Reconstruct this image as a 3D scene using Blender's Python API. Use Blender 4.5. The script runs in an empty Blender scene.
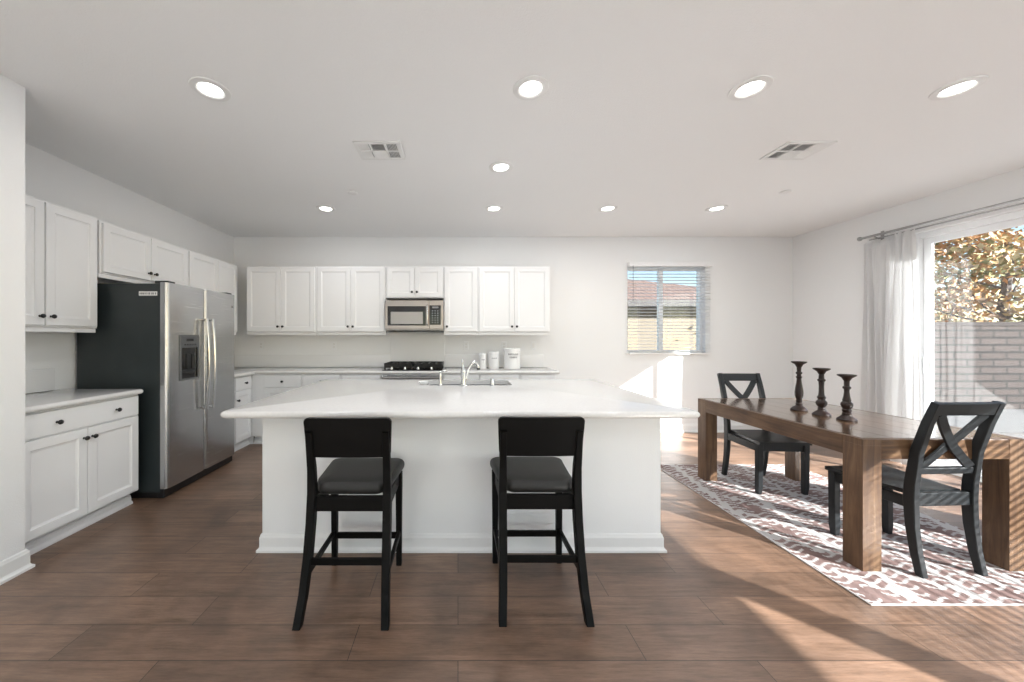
import bpy, bmesh, math, random
from mathutils import Vector, Matrix
random.seed(7)
S = bpy.context.scene
COL = S.collection

# ------------------------------------------------------------------ camera
cam_d = bpy.data.cameras.new('camera'); cam = bpy.data.objects.new('camera', cam_d); COL.objects.link(cam)
cam.location = (0, 0, 1.314); cam.rotation_euler = (math.pi/2, 0, 0)
cam_d.sensor_width = 36; cam_d.lens = 36*355/1024
cam_d.shift_x = 54/1024; cam_d.shift_y = -2.5/1024
cam_d.clip_start = 0.05; cam_d.clip_end = 300
S.camera = cam
# ------------------------------------------------------------------ exposure
S.view_settings.view_transform = 'Standard'; S.view_settings.look = 'None'
S.view_settings.exposure = 0.62; S.view_settings.gamma = 1; S.view_settings.use_curve_mapping = False
# ------------------------------------------------------------------ sky and sun
SUN = Vector((-0.96, 1.0, -0.628)).normalized()
w = bpy.data.worlds.new('sky'); S.world = w; w.use_nodes = True
nt = w.node_tree
sky = nt.nodes.new('ShaderNodeTexSky'); sky.sky_type = 'NISHITA'; sky.sun_disc = False
sky.sun_elevation = math.asin(-SUN.z); sky.sun_rotation = math.atan2(-SUN.x, -SUN.y)
sky.air_density = 1.0; sky.dust_density = 0.4; sky.ozone_density = 1.5
nt.links.new(sky.outputs[0], nt.nodes['Background'].inputs[0])
nt.nodes['Background'].inputs[1].default_value = 0.20
sd = bpy.data.lights.new('sun', 'SUN'); so = bpy.data.objects.new('sun', sd); COL.objects.link(so)
so.rotation_euler = SUN.to_track_quat('-Z', 'Y').to_euler(); sd.energy = 17.0; sd.angle = 0.0088
sd.color = (1, 0.99, 0.985)
LAMP_W = 3.8                                   # watts of each recessed downlight

# ------------------------------------------------------------------ materials
def mat(name, color, rough=0.5, metal=0.0, spec=0.5, bump=None, coat=0):
    m = bpy.data.materials.new(name); m.use_nodes = True
    b = m.node_tree.nodes['Principled BSDF']
    b.inputs['Base Color'].default_value = (*color, 1); b.inputs['Roughness'].default_value = rough
    b.inputs['Metallic'].default_value = metal; b.inputs['Specular IOR Level'].default_value = spec
    b.inputs['Coat Weight'].default_value = coat
    if bump:
        n = nd(m, 'ShaderNodeTexNoise'); n.inputs['Scale'].default_value = bump[0]; n.inputs['Detail'].default_value = 3
        c = nd(m, 'ShaderNodeTexCoord'); bp = nd(m, 'ShaderNodeBump')
        bp.inputs['Strength'].default_value = bump[1]; bp.inputs['Distance'].default_value = 0.01
        lk(m, c.outputs['Object'], n.inputs['Vector']); lk(m, n.outputs['Fac'], bp.inputs['Height'])
        lk(m, bp.outputs['Normal'], b.inputs['Normal'])
    return m
def nd(m, t, **kw):
    n = m.node_tree.nodes.new(t)
    for k, v in kw.items(): setattr(n, k, v)
    return n
def lk(m, a, b): m.node_tree.links.new(a, b)
def bsdf(m): return m.node_tree.nodes['Principled BSDF']
def ramp(m, stops):
    r = nd(m, 'ShaderNodeValToRGB'); e = r.color_ramp.elements
    e[0].position, e[0].color = stops[0][0], (*stops[0][1], 1)
    e[1].position, e[1].color = stops[-1][0], (*stops[-1][1], 1)
    for p, c in stops[1:-1]:
        x = e.new(p); x.color = (*c, 1)
    return r
def mth(m, op, a, b=None, c=None):
    n = nd(m, 'ShaderNodeMath', operation=op)
    for i, v in enumerate((a, b, c)):
        if v is None: continue
        if isinstance(v, (int, float)): n.inputs[i].default_value = v
        else: lk(m, v, n.inputs[i])
    return n.outputs[0]
def mixc(m, fac, a, b, mode='MIX'):
    n = nd(m, 'ShaderNodeMix', data_type='RGBA', blend_type=mode)
    for k, v in ((0, fac), (6, a), (7, b)):
        if isinstance(v, (int, float)): n.inputs[k].default_value = v
        elif isinstance(v, tuple): n.inputs[k].default_value = (*v, 1)
        else: lk(m, v, n.inputs[k])
    return n.outputs[2]
def coords(m, scale=(1, 1, 1), rot=(0, 0, 0)):
    c = nd(m, 'ShaderNodeTexCoord'); mp = nd(m, 'ShaderNodeMapping')
    mp.inputs['Scale'].default_value = scale; mp.inputs['Rotation'].default_value = rot
    lk(m, c.outputs['Object'], mp.inputs['Vector']); return mp.outputs[0]
def noise(m, vec, scale, detail=4, rough=0.55, dist=0):
    n = nd(m, 'ShaderNodeTexNoise'); n.inputs['Scale'].default_value = scale; n.inputs['Detail'].default_value = detail
    n.inputs['Roughness'].default_value = rough; n.inputs['Distortion'].default_value = dist
    lk(m, vec, n.inputs['Vector']); return n.outputs['Fac']

M = {}
M['wall'] = mat('wall_paint', (.86, .864, .865), .75, spec=.25, bump=(160, .12))
M['ceiling'] = mat('ceiling_paint', (.92, .922, .92), .85, spec=.2, bump=(120, .2))
M['trim'] = mat('trim_paint', (.84, .84, .83), .35)
M['cabinet'] = mat('cabinet_paint', (.87, .875, .88), .38)
M['vinyl'] = mat('white_vinyl', (.86, .87, .88), .3)
M['blind'] = mat('blind_slat', (.84, .84, .84), .45)
M['black_knob'] = mat('black_knob', (.008, .008, .008), .3)
M['black_frame'] = mat('black_lacquer', (.003, .0027, .0025), .5, spec=.15)
M['stool_pad'] = mat('black_leather', (.020, .0195, .019), .45, spec=.35, bump=(300, .15))
M['chair'] = mat('charcoal_paint', (.015, .0175, .0195), .42, spec=.35)
M['fridge_side'] = mat('fridge_side', (.022, .030, .032), .42, bump=(260, .12))
M['black_plastic'] = mat('black_plastic', (.012, .012, .013), .35)
M['black_glass'] = mat('black_glass', (.010, .010, .011), .08)
M['iron'] = mat('cast_iron', (.012, .011, .011), .6)
M['chrome'] = mat('brushed_nickel', (.60, .61, .62), .2, 1)
M['steel_dark'] = mat('grey_steel', (.33, .32, .31), .35, 1)
M['ceramic'] = mat('white_ceramic', (.86, .86, .86), .15)
M['ink'] = mat('grey_ink', (.25, .25, .26), .5)
M['paper'] = mat('white_paper', (.85, .85, .84), .6)
M['candle_wood'] = mat('dark_candle_wood', (.018, .0085, .006), .35, spec=.4)
M['vent_dark'] = mat('duct_shadow', (.16, .16, .16), .7)
M['stucco'] = mat('tan_stucco', (.15, .125, .092), .85, bump=(40, .3))
M['fascia'] = mat('brown_fascia', (.05, .045, .042), .7)
M['concrete'] = mat('patio_concrete', (.17, .165, .158), .85, bump=(30, .3))
M['bark'] = mat('bark', (.12, .10, .09), .9)
M['rod'] = mat('grey_rod', (.40, .40, .40), .32, 1)
M['display'] = mat('dispenser_display', (.012, .013, .015), .2)
M['dispenser'] = mat('dispenser_grey', (.10, .105, .11), .35)
M['key'] = mat('keypad_print', (.30, .30, .31), .5)

# stainless with fine brushing
M['steel_warm'] = mat('warm_stainless', (.36, .33, .31), .3, 1)
m = M['steel'] = mat('stainless_steel', (.48, .485, .49), .27, 1)
v = coords(m, (3, 3, 260)); n = noise(m, v, 1.0, 3)
lk(m, mth(m, 'MULTIPLY_ADD', n, .05, .24), bsdf(m).inputs['Roughness'])

M['splash'] = mat('white_backsplash', (.84, .84, .84), .2)
# quartz
m = M['quartz'] = mat('white_quartz', (.75, .74, .73), .10)
n = noise(m, coords(m), 55, 5)
r = ramp(m, [(.30, (.73, .72, .71)), (.65, (.775, .765, .755))]); lk(m, n, r.inputs[0]); lk(m, r.outputs[0], bsdf(m).inputs['Base Color'])

# plank floor running along x
m = M['floor'] = mat('plank_floor', (.1, .06, .04), .4, spec=.85)
c = nd(m, 'ShaderNodeTexCoord').outputs['Object']
br = nd(m, 'ShaderNodeTexBrick'); br.offset = .37; br.offset_frequency = 2; br.squash = 1
for k, val in (('Scale', 1), ('Mortar Size', .0016), ('Mortar Smooth', .2), ('Bias', 0), ('Brick Width', 1.22), ('Row Height', .181)): br.inputs[k].default_value = val
br.inputs['Color1'].default_value = (0, 0, 0, 1); br.inputs['Color2'].default_value = (1, 1, 1, 1); br.inputs['Mortar'].default_value = (.5, .5, .5, 1)
lk(m, c, br.inputs['Vector'])
sep = nd(m, 'ShaderNodeSeparateXYZ'); lk(m, c, sep.inputs[0])
row = mth(m, 'FLOOR', mth(m, 'DIVIDE', sep.outputs[1], .181))
comb = nd(m, 'ShaderNodeCombineXYZ')
lk(m, mth(m, 'ADD', mth(m, 'MULTIPLY', sep.outputs[0], 1.4), mth(m, 'MULTIPLY', row, 7.31)), comb.inputs[0])
lk(m, mth(m, 'MULTIPLY', sep.outputs[1], 16), comb.inputs[1]); lk(m, br.outputs['Color'], comb.inputs[2])
g1 = noise(m, comb.outputs[0], 1.6, 6, .62, .8)
g2 = noise(m, comb.outputs[0], 9, 5, .6, .3)
bl = noise(m, c, 3.2, 3, .5, .4)
r = ramp(m, [(.30, (.070, .040, .025)), (.48, (.195, .118, .077)), (.68, (.31, .196, .136))])
g3 = noise(m, comb.outputs[0], 26, 6, .7, .2)
lk(m, mth(m, 'ADD', mth(m, 'ADD', mth(m, 'MULTIPLY', g1, .48), mth(m, 'MULTIPLY', g2, .28)), mth(m, 'MULTIPLY', g3, .24)), r.inputs[0])
col = mixc(m, .75, r.outputs[0], ramp(m, [(.3, (.55, .55, .56)), (.7, (1.25, 1.22, 1.2))]).outputs[0], 'MULTIPLY')
rr = [x for x in m.node_tree.nodes if x.type == 'VALTORGB'][-1]; lk(m, bl, rr.inputs[0])
tint = ramp(m, [(0, (.80, .80, .80)), (1, (1.2, 1.2, 1.2))]); lk(m, br.outputs['Color'], tint.inputs[0])
col = mixc(m, 1.0, col, tint.outputs[0], 'MULTIPLY')
col = mixc(m, br.outputs['Fac'], col, (.025, .016, .012))
lk(m, col, bsdf(m).inputs['Base Color'])
lk(m, mth(m, 'MULTIPLY_ADD', g2, .18, .30), bsdf(m).inputs['Roughness'])
bp = nd(m, 'ShaderNodeBump'); bp.inputs['Strength'].default_value = .12; bp.inputs['Distance'].default_value = .004
lk(m, mth(m, 'SUBTRACT', g2, mth(m, 'MULTIPLY', br.outputs['Fac'], 1.2)), bp.inputs['Height']); lk(m, bp.outputs['Normal'], bsdf(m).inputs['Normal'])

# table wood (grain along local y or z)
def wood(name, axis, dark, mid, light, rough):
    m = mat(name, mid, rough)
    sc = {'x': (1.2, 14, 14), 'y': (14, 1.2, 14), 'z': (14, 14, 1.2)}[axis]
    v = coords(m, sc); g = noise(m, v, 1.7, 7, .65, 1.2)
    kn = noise(m, coords(m, (2.2, 2.2, 2.2)), 1.5, 4, .6, .5)
    r = ramp(m, [(.30, dark), (.50, mid), (.70, light)])
    lk(m, mth(m, 'ADD', mth(m, 'MULTIPLY', g, .65), mth(m, 'MULTIPLY', kn, .35)), r.inputs[0])
    lk(m, r.outputs[0], bsdf(m).inputs['Base Color'])
    bp = nd(m, 'ShaderNodeBump'); bp.inputs['Strength'].default_value = .1; bp.inputs['Distance'].default_value = .003
    lk(m, g, bp.inputs['Height']); lk(m, bp.outputs['Normal'], bsdf(m).inputs['Normal'])
    return m
WD = ((.036, .017, .009), (.112, .060, .031), (.215, .130, .070))
M['wood_x'] = wood('walnut_crosswise', 'x', *WD, .34)
M['wood_y'] = wood('walnut_lengthwise', 'y', *WD, .34)
M['wood_z'] = wood('walnut_upright', 'z', *WD, .42)
M['wood_top'] = wood('walnut_top', 'y', *WD, .24); bsdf(M['wood_top']).inputs['Coat Weight'].default_value = 1; bsdf(M['wood_top']).inputs['Coat Roughness'].default_value = .16

# rug: stepped lattice of dusty rose on off-white
m = M['rug'] = mat('woven_rug', (.6, .5, .5), .9, spec=.1)
c = nd(m, 'ShaderNodeTexCoord').outputs['Object']; sep = nd(m, 'ShaderNodeSeparateXYZ'); lk(m, c, sep.inputs[0])
u, vv = sep.outputs[0], sep.outputs[1]
P = .046
st = mth(m, 'MULTIPLY', mth(m, 'FLOOR', mth(m, 'DIVIDE', mth(m, 'PINGPONG', u, .075), .019)), .0095)   # stepped zigzag
v2 = mth(m, 'ADD', vv, st)
rowi = mth(m, 'FLOOR', mth(m, 'DIVIDE', v2, P)); fr = mth(m, 'FRACT', mth(m, 'DIVIDE', v2, P))
thin = mth(m, 'LESS_THAN', fr, .66)
uq = mth(m, 'MULTIPLY', mth(m, 'FLOOR', mth(m, 'DIVIDE', mth(m, 'ADD', u, mth(m, 'MULTIPLY', rowi, .019)), .038)), .038)
vq = mth(m, 'MULTIPLY', rowi, P)
d1 = mth(m, 'PINGPONG', mth(m, 'ADD', uq, mth(m, 'MULTIPLY', vq, .55)), .17)
d2 = mth(m, 'PINGPONG', mth(m, 'SUBTRACT', uq, mth(m, 'MULTIPLY', vq, .55)), .17)
lat = mth(m, 'GREATER_THAN', mth(m, 'MINIMUM', d1, d2), .024)
core = mth(m, 'GREATER_THAN', mth(m, 'MINIMUM', d1, d2), .115)
fac = mth(m, 'MULTIPLY', lat, mth(m, 'MAXIMUM', thin, core))
var = noise(m, c, 6, 3)
rose = ramp(m, [(.35, (.185, .125, .115)), (.65, (.29, .21, .195))]); lk(m, var, rose.inputs[0])
edge = mth(m, 'MAXIMUM', mth(m, 'GREATER_THAN', mth(m, 'ABSOLUTE', u), .715), mth(m, 'GREATER_THAN', mth(m, 'ABSOLUTE', vv), .965))
fac = mth(m, 'MULTIPLY', fac, mth(m, 'SUBTRACT', 1, edge))
lk(m, mixc(m, fac, (.52, .50, .49), rose.outputs[0]), bsdf(m).inputs['Base Color'])
M['rug_edge'] = mat('rug_binding', (.22, .17, .15), .9)

# fence block
m = M['block'] = mat('fence_block', (.4, .3, .27), .9)
c = nd(m, 'ShaderNodeTexCoord').outputs['Object']; sep = nd(m, 'ShaderNodeSeparateXYZ'); lk(m, c, sep.inputs[0])
cb = nd(m, 'ShaderNodeCombineXYZ'); lk(m, sep.outputs[0], cb.inputs[0]); lk(m, sep.outputs[2], cb.inputs[1])
br = nd(m, 'ShaderNodeTexBrick'); lk(m, cb.outputs[0], br.inputs['Vector'])
for k, val in (('Scale', 1), ('Mortar Size', .022), ('Mortar Smooth', .2), ('Brick Width', .52), ('Row Height', .143)): br.inputs[k].default_value = val
br.inputs['Color1'].default_value = (.034, .025, .0215, 1); br.inputs['Color2'].default_value = (.044, .033, .029, 1); br.inputs['Mortar'].default_value = (.005, .0038, .0033, 1)
lk(m, mixc(m, .5, br.outputs['Color'], ramp(m, [(.3, (.8, .8, .8)), (.7, (1.15, 1.15, 1.15))]).outputs[0], 'MULTIPLY'), bsdf(m).inputs['Base Color'])
rr = [x for x in m.node_tree.nodes if x.type == 'VALTORGB'][-1]; lk(m, noise(m, c, 14), rr.inputs[0])
M['cap'] = mat('fence_cap', (.024, .017, .015), .9, bump=(30, .3))
# roof tile
m = M['tile'] = mat('roof_tile', (.4, .25, .2), .85)
v = coords(m); wv = nd(m, 'ShaderNodeTexWave'); wv.inputs['Scale'].default_value = 1.6; wv.inputs['Distortion'].default_value = 2; lk(m, v, wv.inputs['Vector'])
r = ramp(m, [(0, (.09, .055, .045)), (1, (.14, .092, .075))]); lk(m, wv.outputs['Fac'], r.inputs[0]); lk(m, r.outputs[0], bsdf(m).inputs['Base Color'])
# gravel
m = M['gravel'] = mat('grey_gravel', (.2, .2, .2), .95)
r = ramp(m, [(.3, (.04, .04, .042)), (.7, (.12, .118, .115))]); lk(m, noise(m, coords(m), 40, 6, .8), r.inputs[0]); lk(m, r.outputs[0], bsdf(m).inputs['Base Color'])
# leaves
def leaf(name, a, b):
    m = mat(name, a, .6); n = noise(m, coords(m), 2.5, 2); r = ramp(m, [(.35, a), (.65, b)])
    lk(m, n, r.inputs[0]); lk(m, r.outputs[0], bsdf(m).inputs['Base Color']); return m
M['leaf_o'] = leaf('orange_leaves', (.38, .17, .055), (.48, .28, .11))
M['leaf_y'] = leaf('yellow_leaves', (.46, .33, .14), (.60, .47, .28))
M['leaf_g'] = leaf('green_leaves', (.15, .15, .055), (.26, .24, .10))
M['leaf_b'] = leaf('brown_leaves', (.26, .16, .10), (.40, .29, .20))
# emissive lens
m = M['lens'] = mat('lamp_lens', (.9, .9, .9), .4)
bsdf(m).inputs['Emission Color'].default_value = (1, .97, .92, 1); bsdf(m).inputs['Emission Strength'].default_value = 6
# window glass: thin pane, mirror share by Fresnel
m = M['glass'] = bpy.data.materials.new('window_glass'); m.use_nodes = True; m.node_tree.nodes.clear()
out = nd(m, 'ShaderNodeOutputMaterial'); tr = nd(m, 'ShaderNodeBsdfTransparent'); gl = nd(m, 'ShaderNodeBsdfGlossy'); gl.inputs['Roughness'].default_value = 0
tr.inputs[0].default_value = (.97, .98, .975, 1)
ge = nd(m, 'ShaderNodeNewGeometry'); dt = nd(m, 'ShaderNodeVectorMath', operation='DOT_PRODUCT'); mx = nd(m, 'ShaderNodeMixShader')
lk(m, ge.outputs['Incoming'], dt.inputs[0]); lk(m, ge.outputs['Normal'], dt.inputs[1])
schlick = mth(m, 'MULTIPLY_ADD', mth(m, 'POWER', mth(m, 'SUBTRACT', 1, mth(m, 'ABSOLUTE', dt.outputs['Value'])), 5), .95, .045)
lk(m, schlick, mx.inputs[0]); lk(m, tr.outputs[0], mx.inputs[1]); lk(m, gl.outputs[0], mx.inputs[2]); lk(m, mx.outputs[0], out.inputs[0])
# curtain cloth
m = M['curtain'] = bpy.data.materials.new('curtain_cloth'); m.use_nodes = True; m.node_tree.nodes.clear()
out = nd(m, 'ShaderNodeOutputMaterial'); df = nd(m, 'ShaderNodeBsdfDiffuse'); tl = nd(m, 'ShaderNodeBsdfTranslucent'); mx = nd(m, 'ShaderNodeMixShader')
df.inputs[0].default_value = (.86, .86, .86, 1); tl.inputs[0].default_value = (.86, .86, .86, 1); mx.inputs[0].default_value = .38
lk(m, df.outputs[0], mx.inputs[1]); lk(m, tl.outputs[0], mx.inputs[2]); lk(m, mx.outputs[0], out.inputs[0])

# ------------------------------------------------------------------ mesh helpers
def box(bm, x0, x1, y0, y1, z0, z1, bev=0, seg=2):
    vs = [bm.verts.new((x, y, z)) for z in (z0, z1) for y in (y0, y1) for x in (x0, x1)]
    fs = [bm.faces.new([vs[i] for i in q]) for q in ((0, 2, 3, 1), (4, 5, 7, 6), (0, 1, 5, 4), (2, 6, 7, 3), (0, 4, 6, 2), (1, 3, 7, 5))]
    if bev:
        es = list({e for f in fs for e in f.edges})
        bmesh.ops.bevel(bm, geom=es, offset=bev, segments=seg, profile=.5, affect='EDGES')
def loft(bm, rings, cap=True, closed=True):
    rs = [[bm.verts.new(p) for p in r] for r in rings]
    n = len(rs[0])
    for a, b in zip(rs, rs[1:]):
        for i in range(n if closed else n-1):
            j = (i+1) % n; bm.faces.new((a[i], a[j], b[j], b[i]))
    if cap:
        bm.faces.new(rs[0][::-1]); bm.faces.new(rs[-1])
    return rs
def lathe(bm, prof, n=24, c=(0, 0, 0)):
    loft(bm, [[(c[0]+r*math.cos(2*math.pi*i/n), c[1]+r*math.sin(2*math.pi*i/n), c[2]+z) for i in range(n)] for r, z in prof])
def lathe_axis(bm, prof, base, axis, n=16):           # profile (radius, distance) along any axis
    q = Vector((0, 0, 1)).rotation_difference(Vector(axis).normalized()); b = Vector(base)
    loft(bm, [[b + q @ Vector((r*math.cos(2*math.pi*i/n), r*math.sin(2*math.pi*i/n), z)) for i in range(n)] for r, z in prof])
def tube(bm, pts, rad, n=10):
    pts = [Vector(p) for p in pts]; rads = rad if isinstance(rad, (list, tuple)) else [rad]*len(pts)
    rads = list(rads)[:len(pts)] + [rads[-1]]*(len(pts)-len(rads))
    rings = []; ref = None
    for i, p in enumerate(pts):
        t = (pts[min(i+1, len(pts)-1)]-pts[max(i-1, 0)]).normalized()
        if ref is None: ref = t.orthogonal().normalized()
        ref = (ref - t*ref.dot(t)).normalized(); s = t.cross(ref)
        rings.append([p + rads[i]*(ref*math.cos(2*math.pi*k/n)+s*math.sin(2*math.pi*k/n)) for k in range(n)])
    loft(bm, rings)
def bar(bm, pts, wx, wy, side=(1, 0, 0), bev=.003, foot=False):   # rectangular section swept along pts; wx along 'side'
    pts = [Vector(p) for p in pts]; sd = Vector(side).normalized(); rings = []
    for i, p in enumerate(pts):
        t = (pts[min(i+1, len(pts)-1)]-pts[max(i-1, 0)]).normalized()
        s = (sd - t*sd.dot(t)).normalized(); o = t.cross(s)
        a = wx[i] if isinstance(wx, (list, tuple)) else wx; b = wy[i] if isinstance(wy, (list, tuple)) else wy
        a /= 2; b /= 2; e = min(bev, a*.6, b*.6)
        rings.append([p + s*x + o*y for x, y in ((a, b-e), (a-e, b), (-a+e, b), (-a, b-e), (-a, -b+e), (-a+e, -b), (a-e, -b), (a, -b+e))])
        if foot and i == 0:                             # cut level with the floor
            rings[0] = [q - t*((q.z-p.z)/t.z) for q in rings[0]]
    loft(bm, rings)
def rrect(x0, x1, y0, y1, r, z, k=5):
    out = []
    for cx, cy, a0 in ((x1-r, y1-r, 0), (x0+r, y1-r, 90), (x0+r, y0+r, 180), (x1-r, y0+r, 270)):
        for i in range(k+1):
            a = math.radians(a0+90*i/k); out.append((cx+r*math.cos(a), cy+r*math.sin(a), z))
    return out
def bez(p0, p1, p2, n=8):
    p0, p1, p2 = map(Vector, (p0, p1, p2))
    return [(1-t)**2*p0+2*t*(1-t)*p1+t*t*p2 for t in [i/n for i in range(n+1)]]

def obj(name, bm, m, parent=None, loc=None, smooth=False, label=None):
    if not isinstance(bm, bmesh.types.BMesh): f = bm; bm = bmesh.new(); f(bm)
    bmesh.ops.recalc_face_normals(bm, faces=bm.faces)
    me = bpy.data.meshes.new(name); bm.to_mesh(me); bm.free()
    for x in (m if isinstance(m, (list, tuple)) else [m]): me.materials.append(M[x] if isinstance(x, str) else x)
    if smooth:
        me.polygons.foreach_set('use_smooth', [True]*len(me.polygons))
        if smooth != 'full': me.set_sharp_from_angle(angle=math.radians(38))
    o = bpy.data.objects.new(name, me); COL.objects.link(o)
    if parent: o.parent = parent
    if loc: o.location = loc
    if label: o['label'] = label
    return o
def tag(o, label, cat, group=None):
    o['label'] = label; o['category'] = cat
    if group: o['group'] = group
    return o
def thing(name, label, cat, loc=(0, 0, 0), rz=0, group=None):
    o = bpy.data.objects.new(name, None); COL.objects.link(o); o.empty_display_size = .1
    o.location = loc; o.rotation_euler = (0, 0, rz); return tag(o, label, cat, group)
def struct(name, bm, m, parent=None):
    o = obj(name, bm, m, parent)
    if not parent: o['kind'] = 'structure'
    return o
def copy_thing(o, loc, rz, label):
    def rec(s, par):
        c = s.copy(); COL.objects.link(c)
        if par: c.parent = par
        for ch in s.children: rec(ch, c)
        return c
    c = rec(o, None); c.location = loc; c.rotation_euler = (0, 0, rz); c['label'] = label
    return c
def boxes(*bs, bev=0):
    bm = bmesh.new()
    for b in bs: box(bm, *b, bev=bev)
    return bm

# ------------------------------------------------------------------ room shell
XL, XR, YB, ZC, YN, XS, YS = -3.15, 4.705, 4.986, 2.74, -5.0, -2.462, 2.02
XO = 4.86                                        # outer face of the right wall
struct('floor', boxes((XL-.1, XO, YN-.15, YB+.15, -.12, 0)), 'floor')
struct('ceiling', boxes((XL-.15, XO, YN-.15, YB+.15, ZC, ZC+.15)), 'ceiling')
struct('wall_left', boxes((XL-.15, XL, YS-.1, YB+.15, 0, ZC)), 'wall')
struct('wall_partition', boxes((XL-.15, XS, YN, YS, 0, ZC)), 'wall')
WX0, WX1, WZ0, WZ1 = 2.375, 3.47, 1.115, 2.33    # back window opening
def wallholes(axis, a0, a1, t0, t1, holes):      # wall slab with rectangular openings (lo, hi, zlo, zhi)
    bm = bmesh.new()
    def b(lo, hi, z0, z1):
        if hi-lo < 1e-6 or z1-z0 < 1e-6: return
        if axis == 'x': box(bm, lo, hi, t0, t1, z0, z1)
        else: box(bm, t0, t1, lo, hi, z0, z1)
    cur = a0
    for lo, hi, z0, z1 in sorted(holes):
        b(cur, lo, 0, ZC); b(lo, hi, 0, z0); b(lo, hi, z1, ZC); cur = hi
    b(cur, a1, 0, ZC); return bm
struct('wall_back', wallholes('x', XL, XO, YB, YB+.16, [(WX0, WX1, WZ0, WZ1)]), 'wall')
SL0, SL1, SLT = 1.40, 3.73, 2.40                 # sliding door opening
BW = (-1.53, 0.85, .75, 2.27); CW = (-3.6, -1.60, .75, 2.27)
struct('wall_right', wallholes('y', YN, YB+.16, XR, XO, [CW, BW, (SL0, SL1, 0, SLT)]), 'wall')
RW = (-1.9, 4.1, .25, 2.4)
struct('wall_rear', wallholes('x', XL, XO, YN-.15, YN, [RW]), 'wall')

def base_prof(bm, p0, p1, nrm, h=.115, mitre0=0, mitre1=0):     # baseboard with ogee top and shoe
    p0, p1, n = Vector(p0), Vector(p1), Vector(nrm); t = (p1-p0).normalized()
    prof = [(0, 0), (.026, 0), (.026, .014), (.017, .022), (.013, .03), (.013, h-.022), (.010, h-.015), (.008, h-.006), (.004, h), (0, h)]
    loft(bm, [[p0 - t*mitre0*a + n*a + Vector((0, 0, z)) for a, z in prof], [p1 + t*mitre1*a + n*a + Vector((0, 0, z)) for a, z in prof]])
bm = bmesh.new(); base_prof(bm, (1.17, YB, 0), (XR, YB, 0), (0, -1, 0)); struct('baseboard_back', bm, 'trim')
bm = bmesh.new(); base_prof(bm, (XR, SL1+.02, 0), (XR, YB, 0), (-1, 0, 0)); base_prof(bm, (XR, YN, 0), (XR, SL0, 0), (-1, 0, 0)); struct('baseboard_right', bm, 'trim')
bm = bmesh.new(); base_prof(bm, (XS, YN, 0), (XS, YS, 0), (1, 0, 0), mitre1=1); base_prof(bm, (XS, YS, 0), (XS-.08, YS, 0), (0, 1, 0), mitre0=1); struct('baseboard_left', bm, 'trim')

# back window: two-lite vinyl slider
yw = YB+.085
def frame_rect(bm, axis, lo, hi, z0, z1, wd, d0, d1):
    def b(l, h, a, c):
        if axis == 'x': box(bm, l, h, d0, d1, a, c, bev=.004)
        else: box(bm, d0, d1, l, h, a, c, bev=.004)
    b(lo, lo+wd, z0, z1); b(hi-wd, hi, z0, z1); b(lo+wd, hi-wd, z0, z0+wd); b(lo+wd, hi-wd, z1-wd, z1)
bm = bmesh.new(); frame_rect(bm, 'x', WX0, WX1, WZ0, WZ1, .035, yw-.03, yw+.05)
xm = 2.885
box(bm, xm-.03, xm+.03, yw-.025, yw+.03, WZ0+.035, WZ1-.035, bev=.004)
win = struct('window_1', bm, 'vinyl')
bm = boxes((WX0+.035, xm-.03, yw, yw+.004, WZ0+.035, WZ1-.035)); struct('pane', bm, 'glass', win)
bm = boxes((xm+.03, WX1-.035, yw+.014, yw+.018, WZ0+.035, WZ1-.035)); struct('pane', bm, 'glass', win)
struct('trim_1', boxes((WX0-.03, WX1+.03, YB-.018, YB+.05, WZ0-.022, WZ0-.001), bev=.004), 'trim')

# sliding door
bm = bmesh.new(); xg = XR+.115
frame_rect(bm, 'y', SL0, SL1, 0, SLT, .055, xg-.05, xg+.04)
sl = struct('window_2', bm, 'vinyl')
for lo, hi, dx in ((2.80, 3.675, .012), (1.455, 2.90, -.018)):
    bm = bmesh.new(); frame_rect(bm, 'y', lo, hi, .03, SLT-.055, .062, xg+dx-.014, xg+dx+.014); struct('sash', bm, 'vinyl', sl)
    struct('pane', boxes((xg+dx-.003, xg+dx+.003, lo+.06, hi-.06, .09, SLT-.115)), 'glass', sl)
def latch(bm):
    box(bm, xg-.03, xg-.002, 3.628, 3.658, .96, 1.12, bev=.005)
struct('latch', latch, 'vinyl', sl)
# the two windows nearer than the picture and an unseen rear window added for extra daylight
for n_, (lo, hi, z0, z1) in ((3, BW), (4, CW)):
    bm = bmesh.new(); frame_rect(bm, 'y', lo, hi, z0, z1, .04, xg-.03, xg+.03)
    wo = struct('window_%d' % n_, bm, 'vinyl'); struct('pane', boxes((xg-.002, xg+.002, lo+.04, hi-.04, z0+.04, z1-.04)), 'glass', wo)
bm = bmesh.new(); frame_rect(bm, 'x', *RW, .05, YN-.1, YN-.04)
for x in (.1, 2.1): box(bm, x-.03, x+.03, YN-.1, YN-.04, RW[2]+.05, RW[3]-.05)
wo = struct('window_5', bm, 'vinyl'); struct('pane', boxes((RW[0]+.05, RW[1]-.05, YN-.072, YN-.068, RW[2]+.05, RW[3]-.05)), 'glass', wo)

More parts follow.
